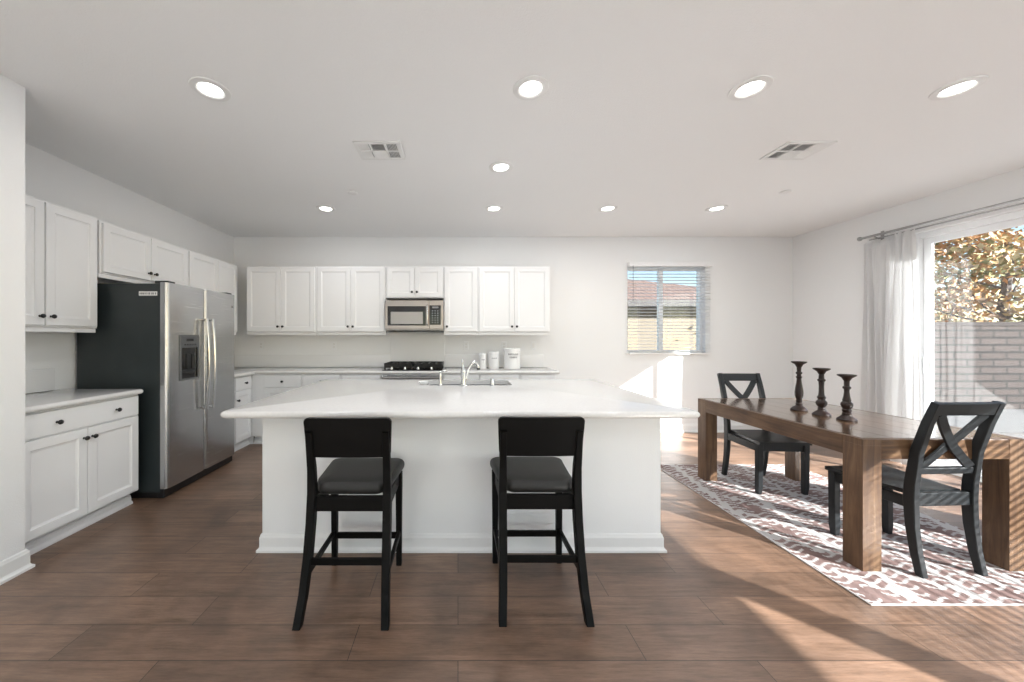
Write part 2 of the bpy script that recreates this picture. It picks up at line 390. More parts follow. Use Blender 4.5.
# ------------------------------------------------------------------ cabinets
def knob(parent, x, z, y=-.02):
    bm = bmesh.new(); lathe_axis(bm, [(.0085, 0), (.0065, .006), (.0065, .012), (.013, .018), (.0155, .024), (.0135, .030), (.006, .033)], (x, y, z), (0, -1, 0), 14)
    return obj('knob', bm, 'black_knob', parent, smooth='full')
def panel(name, parent, x0, x1, z0, z1, flat=False, fr=.056):
    bm = bmesh.new(); t = .02; e = .003
    def rg(i, y): return [(x0+i, y, z0+i), (x1-i, y, z0+i), (x1-i, y, z1-i), (x0+i, y, z1-i)]
    rings = [rg(0, 0), rg(0, -t+e), rg(e, -t)]
    if not flat: rings += [rg(fr, -t), rg(fr+.004, -t+.005), rg(fr+.013, -t+.008), rg(fr+.015, -t+.009)]
    loft(bm, rings)
    return obj(name, bm, 'cabinet', parent)
def upper(label, loc, rz, wd, z0, z1, dep, doors, rail=True):
    """doors: list of (x0, x1, knob side or None)"""
    t = thing('wall_cabinet', label, 'cabinet', loc, rz, 'white wall cabinets')
    obj('body', boxes((.0015, wd-.0015, 0, dep, z0, z1), bev=.002), 'cabinet', t)
    if rail: obj('light_rail', boxes((.003, wd-.003, .008, .028, z0-.035, z0-.0005), bev=.003), 'cabinet', t)
    for x0, x1, k in doors:
        d = panel('door', t, x0, x1, z0+.012, z1-.018)
        if k: knob(d, x0+.030 if k == 'l' else x1-.030, z0+.075)
    return t
def base(label, loc, rz, wd, dep, fronts, ext0=0, ext1=0):
    """fronts: list of (kind, x0, x1, z0, z1, [(knob x, z)...])"""
    t = thing('base_cabinet', label, 'cabinet', loc, rz, 'white base cabinets')
    obj('body', boxes((.0015, wd-.0015, 0, dep, .105, .873), bev=.002), 'cabinet', t)
    bm = boxes((.0015-ext0, wd-.0015+ext1, .065, .30, 0, .104)); base_prof(bm, (.0015-ext0, .065, 0), (wd-.0015+ext1, .065, 0), (0, -1, 0), h=.07)
    if ext1: box(bm, wd-.0015+ext1-.022, wd-.0015+ext1-.001, .004, .064, 0, .104)
    obj('toe_kick', bm, 'cabinet', t)
    for kind, x0, x1, z0, z1, ks in fronts:
        d = panel(kind, t, x0, x1, z0, z1, flat=(kind == 'drawer'))
        for kx, kz in ks: knob(d, kx, kz)
    return t
R90 = math.pi/2
# back wall uppers, faces at y = 4.656 (doors 4.636)
yf = YB-.33; zt, zb = 2.262, 1.395
def pair(wd, g=.016): return [(g, wd/2-.002, 'r'), (wd/2+.002, wd-g, 'l')]
xs = [-2.775, -1.858, -.944, -.190, .262, 1.206]
nm = ['leftmost white two-door wall cabinet on the back wall, next to the corner', 'white two-door wall cabinet just left of the microwave',
      'short white two-door cabinet directly above the microwave', 'narrow one-door white cabinet just right of the microwave', 'white two-door wall cabinet at the right end above the canisters']
for i in range(5):
    wd = xs[i+1]-xs[i]
    if i == 2: upper(nm[i], (xs[i], yf, 0), 0, wd, 1.845, zt, .329, pair(wd), rail=False)
    elif i == 3: upper(nm[i], (xs[i], yf, 0), 0, wd, zb, zt, .329, [(.016, wd-.016, 'l')])
    else: upper(nm[i], (xs[i], yf, 0), 0, wd, zb, zt, .329, pair(wd))
# left wall uppers, faces at x = -2.865 (fronts -2.845); local x runs along +y
xf = -2.90
upper('white two-door wall cabinet above the left counter beside the partition wall', (xf, YS+.003, 0), R90, .830, zb, zt+.022, .249, [(.03, .452, 'r'), (.459, .814, 'l')])
upper('short white two-door cabinet directly above the refrigerator', (xf, 2.870, 0), R90, .930, 1.845, zt+.01, .249, [(.016, .464, 'r'), (.470, .914, 'l')], rail=True)
upper('white two-door wall cabinet in the corner beyond the refrigerator', (xf, 3.802, 0), R90, .852, zb, zt+.01, .249, [(.014, .462, 'r'), (.470, .835, 'l')])

# base cabinets
xb = -2.55
base('white base cabinet with one wide drawer over two doors, beside the partition wall', (xb, YS+.003, 0), R90, .806, .59,
     [('drawer', .02, .790, .715, .862, [(.217, .787), (.607, .787)]), ('door', .02, .403, .118, .703, [(.378, .64)]), ('door', .408, .790, .118, .703, [(.434, .64)])])
base('white base cabinet with drawer and door between the refrigerator and the corner', (xb, 3.82, 0), R90, .556, .59,
     [('drawer', .225, .535, .715, .862, [(.40, .787)]), ('door', .225, .535, .118, .703, [(.25, .60)])], ext1=.066)
yb = YB-.605
bx = [-2.546, -1.915, -1.44, -.944]
bl = ['white back base cabinet nearest the left corner', 'white back base cabinet second from the left corner', 'white back base cabinet just left of the oven']
for i in range(3):
    wd = bx[i+1]-bx[i]; x0 = .165 if i == 0 else .014
    base(bl[i], (bx[i], yb, 0), 0, wd, .604, [('drawer', x0, wd-.014, .715, .862, [((x0+wd-.014)/2, .787)]), ('door', x0, wd-.014, .118, .703, [(wd-.05, .64)])])
bx = [-.182, .262, .762, 1.215]
bl = ['white back base cabinet just right of the oven', 'white back base cabinet in the middle below the canisters', 'white back base cabinet at the right end of the counter']
for i in range(3):
    wd = bx[i+1]-bx[i]
    base(bl[i], (bx[i], yb, 0), 0, wd, .604, [('drawer', .014, wd-.014, .715, .862, [(wd/2, .787)]), ('door', .014, wd-.014, .118, .703, [(.05, .64)])])

# worktops (bullnose slabs)
def slab(bm, x0, x1, y0, y1, z0=.875, z1=.914, r=.02, hole=None, bull=.019):
    h = (z1-z0)/2; k = 7; rings = []
    for i in range(k+1):
        a = -math.pi/2+math.pi*i/k; ins = bull*(1-math.cos(a)); z = (z0+z1)/2+h*math.sin(a)
        rings.append(rrect(x0+ins, x1-ins, y0+ins, y1-ins, max(r-ins*.5, .004), z))
    if not hole: loft(bm, rings); return
    hx0, hx1, hy0, hy1, hr = hole
    rings = [rrect(hx0, hx1, hy0, hy1, hr, z0)] + rings + [rrect(hx0, hx1, hy0, hy1, hr, z1)]
    rings.append(rings[0]); rs = loft(bm, rings, cap=False); bmesh.ops.remove_doubles(bm, verts=bm.verts, dist=1e-5)
t = thing('countertop', 'short white stone countertop on the left base cabinet in front of the refrigerator side', 'countertop', (0, 0, 0))
obj('slab', (lambda b: (slab(b, XL+.001, -2.50, YS+.002, 2.835), b)[1])(bmesh.new()), 'quartz', t, smooth=True)
obj('backsplash', boxes((XL+.001, XL+.017, YS+.002, 2.76, .915, 1.085), bev=.002), 'splash', t)
t = thing('countertop', 'long white stone countertop along the back wall under the cooktop and canisters', 'countertop', (0, 0, 0))
def lslab(bm):
    slab(bm, -2.53, 1.255, YB-.635, YB-.001); slab(bm, XL+.001, -2.49, 3.82, YB-.001, .8747, .9135)
obj('slab', (lambda b: (lslab(b), b)[1])(bmesh.new()), 'quartz', t, smooth=True)
obj('backsplash', boxes((XL+.02, -.945, YB-.017, YB-.001, .915, 1.085), (-.944, -.19, YB-.016, YB-.001, .915, 1.40), (-.189, 1.20, YB-.017, YB-.001, .915, 1.085), (XL+.001, XL+.018, 3.89, YB-.02, .915, 1.085), bev=.002), 'splash', t)

# island
IX0, IX1, IY0, IY1 = -1.31, 1.335, 1.932, 3.506
t = thing('kitchen_island', 'long white kitchen island behind the two bar stools', 'island', (0, 2.85, 0))
obj('base', boxes((-1.212, 1.255, 2.20-2.85, 2.22-2.85, 0, .874), (-1.212, 1.255, 3.44-2.85, 3.46-2.85, 0, .874), (-1.212, -1.19, 2.22-2.85, 3.44-2.85, 0, .874), (1.233, 1.255, 2.22-2.85, 3.44-2.85, 0, .874)), 'wall', t)
bm = bmesh.new(); a, b_, c0, c1 = -1.212, 1.255, 2.20-2.85, 3.46-2.85
base_prof(bm, (b_, c0, 0), (a, c0, 0), (0, -1, 0), .108, 1, 1); base_prof(bm, (a, c0, 0), (a, c1, 0), (-1, 0, 0), .108, 1, 0); base_prof(bm, (b_, c1, 0), (b_, c0, 0), (1, 0, 0), .108, 0, 1)
obj('baseboard', bm, 'trim', t)
SK = (-.27, .47, 3.035, 3.40)
t = thing('island_countertop', 'large white quartz worktop with rounded edges lying on the island', 'countertop', (0, 2.7, .875))
bm = bmesh.new(); slab(bm, IX0, IX1, IY0, IY1, r=.035, hole=(*SK, .05)); bmesh.ops.translate(bm, verts=bm.verts, vec=(0, -2.7, -.875))
obj('slab', bm, 'quartz', t, smooth=True)
# sink
t = thing('kitchen_sink', 'steel undermount sink sunk into the island worktop', 'sink', (.1, 3.22, .875))
def basin(bm, x0, x1, y0, y1, d=.20):
    rs = loft(bm, [rrect(x0-.015, x1+.015, y0-.015, y1+.015, .05, -.001), rrect(x0, x1, y0, y1, .05, -.001), rrect(x0+.004, x1-.004, y0+.004, y1-.004, .05, -d+.03), rrect(x0+.03, x1-.03, y0+.03, y1-.03, .04, -d)], cap=False)
    bm.faces.new(rs[-1])
for nm_, a0, a1 in (('left', SK[0]-.1-.002, .09-.1), ('right', .11-.1, SK[1]-.1+.002)):
    bm = bmesh.new(); basin(bm, a0, a1, SK[2]-3.22-.002, SK[3]-3.22+.002); b0 = obj('basin', bm, 'steel', t, smooth=True)
    bm = bmesh.new(); lathe(bm, [(.042, -.199), (.042, -.195), (.03, -.195), (.028, -.198)], 20, ((a0+a1)/2, 0, 0)); obj('drain', bm, 'chrome', b0, smooth=True)
# faucet: upright body with lever on top and arched spout to the right
t = thing('kitchen_faucet', 'brushed nickel single-lever faucet standing at the near rim of the sink', 'faucet', (.045, 2.995, .914))
bm = bmesh.new(); lathe(bm, [(.030, 0), (.030, .006), (.024, .012), (.021, .05), (.021, .11), (.023, .125), (.019, .14)]); obj('body', bm, 'chrome', t, smooth=True)
bm = bmesh.new(); tube(bm, [(.012, .01, .045)] + bez((.02, .015, .06), (.055, .05, .215), (.115, .07, .19), 9) + [(.128, .075, .165), (.130, .076, .145)], [.012]*8+[.0125]*2+[.014, .015]); obj('spout', bm, 'chrome', t, smooth=True)
bm = bmesh.new(); tube(bm, [(.132, .0765, .146), (.131, .0762, .130)], [.0152, .0145], 12); obj('spray_nozzle', bm, 'black_plastic', t, smooth=True)
bm = bmesh.new(); tube(bm, [(0, 0, .135), (-.003, 0, .16), (-.006, -.004, .19), (-.006, -.006, .222)], [.016, .010, .0075, .006]); obj('lever', bm, 'chrome', t, smooth=True)
t = thing('soap_dispenser', 'nickel soap dispenser with bent spout left of the faucet', 'dispenser', (-.150, 3.005, .914))
bm = bmesh.new(); lathe(bm, [(.022, 0), (.022, .005), (.014, .010), (.0115, .05), (.0115, .085)], 16); obj('body', bm, 'chrome', t, smooth=True)
bm = bmesh.new(); tube(bm, [(0, 0, .08), (.001, .001, .10)] + bez((.002, .002, .105), (.012, .010, .132), (.045, .03, .128), 6) + [(.055, .036, .118)], [.0115]*3+[.009]*6+[.008]); obj('pump_spout', bm, 'chrome', t, smooth=True)
t = thing('air_gap_cap', 'short nickel cylinder cap on the worktop right of the faucet', 'sink fitting', (.290, 3.005, .914))
bm = bmesh.new(); lathe(bm, [(.024, 0), (.024, .005), (.017, .008), (.017, .058), (.014, .064), (.006, .066)], 18); obj('cap', bm, 'chrome', t, smooth=True)
t = thing('soap_dish', 'small white glazed dish at the left end of the sink', 'dish', (-.300, 3.10, .914))
bm = bmesh.new(); lathe(bm, [(.030, 0), (.034, .003), (.045, .018), (.048, .026), (.045, .026), (.032, .008), (.012, .006)], 20); obj('bowl', bm, 'ceramic', t, smooth=True)

# ------------------------------------------------------------------ cooktop, oven, microwave
t = thing('gas_cooktop', 'black gas cooktop with four knobs set in the back counter', 'cooktop', (-.565, 4.66, .914))
obj('glass_plate', boxes((-.375, .375, -.265, .265, .001, .014), bev=.004), 'black_glass', t)
for sx in (-.187, .187):
    bm = bmesh.new()
    for x in (-.175, -.09, 0, .09, .175): box(bm, sx+x-.006, sx+x+.006, -.185, .245, .050, .086, bev=.002)
    for y in (-.179, .03, .239): box(bm, sx-.18, sx+.18, y-.006, y+.006, .030, .084, bev=.002)
    for x in (-.17, .17):
        for y in (-.175, .235): box(bm, sx+x-.008, sx+x+.008, y-.008, y+.008, .013, .068)
    obj('grate', bm, 'iron', t)
for bx_, by_ in ((-.235, -.07), (-.235, .14), (.235, -.07), (.235, .14)):
    bm = bmesh.new(); lathe(bm, [(.05, .0145), (.05, .026), (.038, .030), (.038, .042), (.02, .045)], 20, (bx_, by_, 0)); obj('burner', bm, 'iron', t, smooth=True)
for kx in (-.262, -.097, .068, .233):
    bm = bmesh.new(); lathe(bm, [(.022, .0145), (.022, .020), (.017, .022), (.015, .044), (.010, .047)], 16, (kx, -.228, 0)); obj('knob', bm, 'chrome', t, smooth=True)
t = thing('built_in_oven', 'stainless built-in oven with bar handle below the cooktop', 'oven', (-.563, yb, 0))
obj('cabinet_box', boxes((-.378, .378, 0, .604, .105, .873), (-.378, .378, .065, .604, 0, .104)), 'cabinet', t)
d = obj('door', boxes((-.37, .37, -.022, -.001, .13, .765), bev=.004), 'steel', t)
obj('window', boxes((-.27, .27, -.0245, -.0225, .28, .60), bev=.001), 'black_glass', d)
bm = bmesh.new(); tube(bm, [(-.36, -.062, .865-.03), (.36, -.062, .865-.03)], .014, 14)
for x in (-.33, .33): tube(bm, [(x, -.062, .835), (x, -.024, .83)], .009)
obj('control_strip', boxes((-.37, .37, -.022, -.001, .772, .868), bev=.003), 'steel', t); obj('handle', bm, 'steel_dark', d, smooth=True)
t = thing('microwave', 'stainless over-the-range microwave hanging below the short cabinet', 'microwave', (-.566, 4.60, 1.405))
W2 = .374; H2 = .372
obj('case', boxes((-W2, W2, .0, .383, .012, H2+.03), bev=.003), 'steel_dark', t)
d = obj('door', boxes((-W2, .192, -.035, -.001, .03, H2+.03), bev=.006), 'steel_warm', t)
obj('door_glass', boxes((-W2+.035, .152, -.0375, -.0345, .076, .325), bev=.002), 'black_glass', d)
obj('viewing_screen', boxes((-W2+.075, .115, -.0388, -.0374, .096, .252), bev=.0005), 'steel_dark', d)
bm = bmesh.new(); tube(bm, [(.172, -.04, .085), (.172, -.066, .10), (.172, -.070, .21), (.172, -.066, .32), (.172, -.04, .335)], .0125, 12); obj('handle', bm, 'chrome', d, smooth=True)
obj('control_side', boxes((.194, W2, -.035, -.001, .03, H2+.03), bev=.006), 'steel_warm', t)
p_ = obj('control_panel', boxes((.203, .345, -.0375, -.0345, .085, .335), bev=.002), 'black_glass', t)
bm = bmesh.new(); box(bm, .235, .315, -.0384, -.0374, .300, .318)
for r_ in range(6):
    for c_ in range(3): box(bm, .230+c_*.034, .246+c_*.034, -.0384, -.0374, .110+r_*.030, .119+r_*.030)
obj('buttons', bm, 'key', p_)
bm = bmesh.new(); lathe_axis(bm, [(.012, 0), (.012, .002)], (-.02, -.0348, .365), (0, -1, 0), 18); obj('badge', bm, 'steel_dark', t)
obj('vent_grille', boxes(*[(-.34+i*.114, -.24+i*.114, -.03, .02, -.002, .011) for i in range(6)], (-W2+.01, W2-.01, .02, .37, .0, .011)), 'black_plastic', t)

# ------------------------------------------------------------------ refrigerator
FX, FY0, FY1, FH = -2.375, 2.90, 3.80, 1.78
t = thing('refrigerator', 'tall side-by-side stainless refrigerator with black side and water dispenser', 'refrigerator', (XL+.03, FY0, 0))
ox = XL+.03; D = FX-ox; W = FY1-FY0-.01
obj('case', boxes((.0, D-.062, 0.004, W-.004, .05, FH-.015), bev=.006), 'fridge_side', t)
obj('base_grille', boxes((.03, D-.045, .02, W-.02, .0, .049), (D-.09, D-.03, .006, W-.006, .012, .080), bev=.004), 'black_plastic', t)
YS_ = 3.338-FY0
def fdoor(y0, y1):
    bm = bmesh.new(); r = .030; pts = []
    for i in range(7):
        a = math.radians(15*i); pts.append((D-r+r*math.sin(a), y0+r-r*math.cos(a)))
    pts = [(D-.058, y0)] + pts + [(D-.0+.004, (y0+y1)/2)] + [(x, y0+y1-y) for x, y in pts[::-1]] + [(D-.058, y1)]
    loft(bm, [[(x, y, .085) for x, y in pts], [(x, y, FH-.006) for x, y in pts]])
    return bm
da = obj('freezer_door', fdoor(.0, YS_-.003), 'steel', t, smooth=True)
db = obj('fridge_door', fdoor(YS_+.003, W), 'steel', t, smooth=True)
def fhandle(y):
    bm = bmesh.new(); zs = (.655, 1.505)
    pts = [(D+.002, y, zs[0]+.02), (D+.038, y, zs[0]+.02)] + [(D+.045+.022*math.sin(math.pi*i/10), y, zs[0]+.01+(zs[1]-zs[0]-.02)*i/10) for i in range(11)] + [(D+.038, y, zs[1]-.02), (D+.002, y, zs[1]-.02)]
    pts = [pts[0]]+pts[2:-2]+[pts[-1]]
    bar(bm, pts, .030, .020, side=(0, 1, 0), bev=.007); return bm
obj('handle', fhandle(YS_-.040), 'chrome', da, smooth=True); obj('handle', fhandle(YS_+.040), 'chrome', db, smooth=True)
y0, y1 = 3.025-FY0, 3.245-FY0
ds = obj('water_dispenser', (lambda b: (frame_rect(b, 'y', y0, y1, .95, 1.345, .016, D-.004, D+.012), b)[1])(bmesh.new()), 'dispenser', da)
obj('control_pad', boxes((D-.003, D+.0095, y0+.016, y1-.016, 1.235, 1.329), bev=.002), 'dispenser', ds)
obj('display', boxes((D+.0094, D+.0105, y0+.07, y1-.07, 1.29, 1.312), *[(D+.0094, D+.0105, y0+.045+i*.03, y0+.06+i*.03, 1.255, 1.268) for i in range(5)]), 'display', ds)
obj('recess', boxes((D-.003, D+.006, y0+.016, y1-.016, .966, 1.234)), 'black_glass', ds)
obj('paddle', boxes((D+.006, D+.014, y0+.07, y0+.115, 1.05, 1.18), (D+.006, D+.014, y0+.13, y0+.165, 1.05, 1.18), bev=.003), 'black_plastic', ds)
bm = bmesh.new(); lathe_axis(bm, [(.013, 0), (.013, .002), (.010, .003)], (D+.001, W-.055, FH-.135), (1, 0, 0), 18); obj('badge', bm, 'steel_dark', db)
obj('hinge_cover', boxes((D-.13, D-.02, .03, .11, FH-.014, FH+.012), bev=.006), 'black_plastic', t); obj('hinge_cover', boxes((D-.13, D-.02, W-.11, W-.03, FH-.014, FH+.012), bev=.006), 'black_plastic', t)
lb = obj('sticker', boxes((D-.235, D-.085, .0028, .0045, 1.665, 1.700)), 'paper', t, label='white sticker with grey print')
bm = bmesh.new(); x = D-.228
while x < D-.10:
    w_ = random.uniform(.004, .016); box(bm, x, min(x+w_, D-.092), .0018, .0029, 1.674, 1.690); x += w_+random.uniform(.004, .009)
obj('printing', bm, 'ink', lb)

# ------------------------------------------------------------------ canisters and outlets
def canister(label, x, y, r, h, lines):
    t = thing('canister', label, 'canister', (x, y, .914), 0, 'white canisters')
    bm = bmesh.new(); lathe(bm, [(r*.96, .0005), (r, .006), (r, h*.86)], 32); obj('jar', bm, 'ceramic', t, smooth=True)
    bm = bmesh.new(); lathe(bm, [(r*.97, h*.86+.0005), (r*1.02, h*.865), (r*1.02, h*.975), (r*.97, h), (r*.3, h)], 32); obj('lid', bm, 'ceramic', t, smooth=True)
    bm = bmesh.new()
    for z, half, hh in lines:                              # worn lettering, two short lines of strokes
        a = -half
        while a < half:
            w_ = random.uniform(.10, .2)*hh/.02*.35/(r/.1)
            for q in (a,):
                ps = [(math.sin(q+k*w_)*(r+.0012), -math.cos(q+k*w_)*(r+.0012)) for k in (0, 1)]
                z1 = z+hh*random.choice((.7, 1, 1))
                vs = [bm.verts.new((*ps[0], z)), bm.verts.new((*ps[1], z)), bm.verts.new((*ps[1], z1)), bm.verts.new((*ps[0], z1))]; bm.faces.new(vs)
            a += w_*random.uniform(1.3, 1.9)
    obj('lettering', bm, 'ink', t, label='faint grey lettering')
canister('smallest white canister, left of the three on the back counter', .330, 4.70, .046, .200, [(.115, .45, .012)])
canister('medium white canister, middle of the three on the back counter', .475, 4.70, .070, .225, [(.135, .5, .014)])
canister('largest white canister with two lines of grey lettering', .715, 4.70, .108, .270, [(.185, .62, .022), (.145, .42, .022)])
def outlet(label, loc, rz, kind):
    t = thing('wall_outlet', label, 'outlet', loc, rz, 'white wall outlets')
    obj('cover_plate', boxes((-.036, .036, -.006, -.0005, -.058, .058), bev=.003), 'vinyl', t)
    if kind == 'switch': obj('rocker', boxes((-.016, .016, -.010, -.006, -.033, .033), bev=.002), 'trim', t)
    else:
        for z in (-.02, .02):
            s_ = obj('socket', boxes((-.017, .017, -.008, -.006, z-.014, z+.014), bev=.002), 'trim', t)
            obj('slots', boxes((-.008, -.006, -.0085, -.0079, z-.004, z+.007), (.006, .008, -.0085, -.0079, z-.004, z+.007)), 'vent_dark', s_)
for x, lab in ((-2.762, 'white outlet on the back wall nearest the left corner'), (-1.74, 'white outlet on the back wall left of the cooktop'), (.115, 'white outlet on the back wall between cooktop and canisters'),
               (.645, 'white outlet on the back wall just above the largest canister'), (1.06, 'white outlet on the back wall at the right end of the counter')):
    outlet(lab, (x, YB, 1.215), 0, 'socket' if x != 1.06 else 'switch')

# ------------------------------------------------------------------ bar stools
def stool(label, loc):
    t = thing('bar_stool', label, 'stool', loc, 0, 'black counter stools at the island')
    hw = .182
    obj('seat_frame', boxes((-hw+.0, hw-.0, -.010, .014, .468, .540), (-hw, hw, .318, .340, .468, .540), (-hw-.008, -hw+.014, .014, .318, .468, .540), (hw-.014, hw+.008, .014, .318, .468, .540), bev=.003), 'black_frame', t)
    bm = bmesh.new(); k = 10; rings = []
    for i in range(k+1):
        a = -math.pi/2+math.pi*i/k; ins = .022*(1-math.cos(a)); z = .573+.031*math.sin(a)
        rings.append(rrect(-.215+ins, .215-ins, -.004+ins, .385-ins, .04, z))
    rings.append(rrect(-.12, .12, .07, .31, .04, .609))
    rings = [[(x*(1-.24*max(0, min(1, (.075-y)/.05))), y, z) for x, y, z in r_] for r_ in rings]
    loft(bm, rings); obj('seat_cushion', bm, 'stool_pad', t, smooth='full', label='padded black leather seat')
    for s in (-1, 1):
        bm = bmesh.new(); bar(bm, [(s*.200, -.130, 0), (s*.192, -.085, .12), (s*.187, -.045, .27), (s*.185, -.016, .42), (s*.184, -.002, .56), (s*.184, -.010, .68), (s*.184, -.032, .79), (s*.184, -.052, .868)],
                              [.036, .037, .038, .039, .039, .036, .033, .030], [.036, .04, .044, .046, .044, .036, .028, .018], foot=True); obj('leg', bm, 'black_frame', t)
        bm = bmesh.new(); bar(bm, [(s*.187, .322, 0), (s*.187, .320, .50), (s*.187, .320, .538)], [.030, .036, .036], [.030, .038, .038], foot=True); obj('leg', bm, 'black_frame', t)
        bm = bmesh.new(); bar(bm, [(s*.190, -.060, .190), (s*.189, .310, .190)], .018, .030); obj('stretcher', bm, 'black_frame', t)
    bm = bmesh.new(); bar(bm, [(-.185, -.050, .250), (.185, -.050, .250)], .034, .016, side=(0, 0, 1)); obj('stretcher', bm, 'black_frame', t)
    bm = bmesh.new(); bar(bm, [(-.186, .320, .170), (.186, .320, .170)], .034, .018, side=(0, 0, 1)); obj('stretcher', bm, 'black_frame', t)
    bm = bmesh.new(); rings = []
    N = 14                                                   # curved back panel, slightly wider at the top
    def sec(u, th):
        pts = rrect(-.5, .5, 0, 1, .001, 0)
        return pts
    outl = []
    for (cx, cz, a0) in ((.188, .912, 0), (-.188, .912, 90), (-.181, .762, 180), (.181, .762, 270)):
        for i in range(5):
            a = math.radians(a0+22.5*i); outl.append((cx+.022*math.cos(a), cz+.022*math.sin(a)))
    dense = []
    for i in range(len(outl)):
        p, q = outl[i], outl[(i+1) % len(outl)]; n_ = max(1, int(math.hypot(p[0]-q[0], p[1]-q[1])/.03))
        dense += [(p[0]+(q[0]-p[0])*k/n_, p[1]+(q[1]-p[1])*k/n_) for k in range(n_)]
    def yb_(x, z): return -.035 - .14*(z-.78) - .25*(x*x-.03)*-1
    f0 = [(x*.99, yb_(x, z)+.024, z) for x, z in dense]; f1 = [(x, yb_(x, z)+.020, z) for x, z in dense]
    f2 = [(x, yb_(x, z)+.004, z) for x, z in dense]; f3 = [(x*.99, yb_(x, z), z) for x, z in dense]
    loft(bm, [f0, f1, f2, f3], cap=False)
    def grid_cap(ring):
        vs = [v for v in bm.verts if any((v.co-Vector(p)).length < 1e-6 for p in ring)]
        bmesh.ops.contextual_create(bm, geom=vs)
    grid_cap(f0); grid_cap(f3)
    obj('backrest', bm, 'black_frame', t, smooth=True)
    return t
s1 = stool('black counter stool at the left, below the worktop left of the sink', (-.530, 1.745, 0))
copy_thing(s1, (.405, 1.765, 0), 0, 'black counter stool at the right, nearer the dining table')

# ------------------------------------------------------------------ rug and dining set
RX0, RX1, RY0, RY1 = 2.03, 3.47, 1.744, 3.69
ru = obj('rug', boxes((-(RX1-RX0)/2, (RX1-RX0)/2, -(RY1-RY0)/2, (RY1-RY0)/2, 0, .006), bev=.002), 'rug', None, ((RX0+RX1)/2, (RY0+RY1)/2, .0005))
tag(ru, 'flat rug with dusty rose zigzag pattern under the dining table', 'rug')
ZR = .007
TX0, TX1, TY0, TY1, TH = 2.272, 3.20, 1.992, 3.362, .748
t = thing('dining_table', 'long rectangular wooden dining table with thick square legs on the rug', 'table', (TX0, TY0, ZR))
tw, tl_ = TX1-TX0, TY1-TY0; L = .105; th = TH-ZR
obj('tabletop', (lambda b: ([box(b, .03+i*(tw-.06)/5+.0006, .03+(i+1)*(tw-.06)/5-.0006, .03, tl_-.03, th-.035, th, bev=.0015) for i in range(5)], b)[1])(bmesh.new()), 'wood_top', t)
for x in (0, tw-L):
    for y in (0, tl_-L): obj('leg', (lambda b: (loft(b, [[(x, y, 0), (x+L, y, 0), (x+L, y+L, 0), (x, y+L, 0)], [(x, y, th-.0365), (x+L, y, th-.0365), (x+L, y+L, th-.0365), (x, y+L, th-.0365)]]), b)[1])(bmesh.new()), 'wood_z', t)
def rail(x0, x1, y0, y1, m_): obj('apron', boxes((x0, x1, y0, y1, th-.112, th-.0005), bev=.003), m_, t)
rail(.0, .0295, L+.001, tl_-L-.001, 'wood_y'); rail(tw-.0295, tw, L+.001, tl_-L-.001, 'wood_y')
rail(L+.001, tw-L-.001, .0, .0295, 'wood_x'); rail(L+.001, tw-L-.001, tl_-.0295, tl_, 'wood_x')
for x in (0, tw-L):
    for y in (0, tl_-L): obj('corner_block', boxes((x, x+.0297 if x == 0 else x+L, y, y+L, th-.036, th-.0003) if x == 0 else (x+L-.0297, x+L, y, y+L, th-.036, th-.0003), (x+.0297 if x == 0 else x, x+L if x == 0 else x+L-.0297, y if y == 0 else y+L-.0297, y+.0297 if y == 0 else y+L, th-.036, th-.0003)), 'wood_z', t)

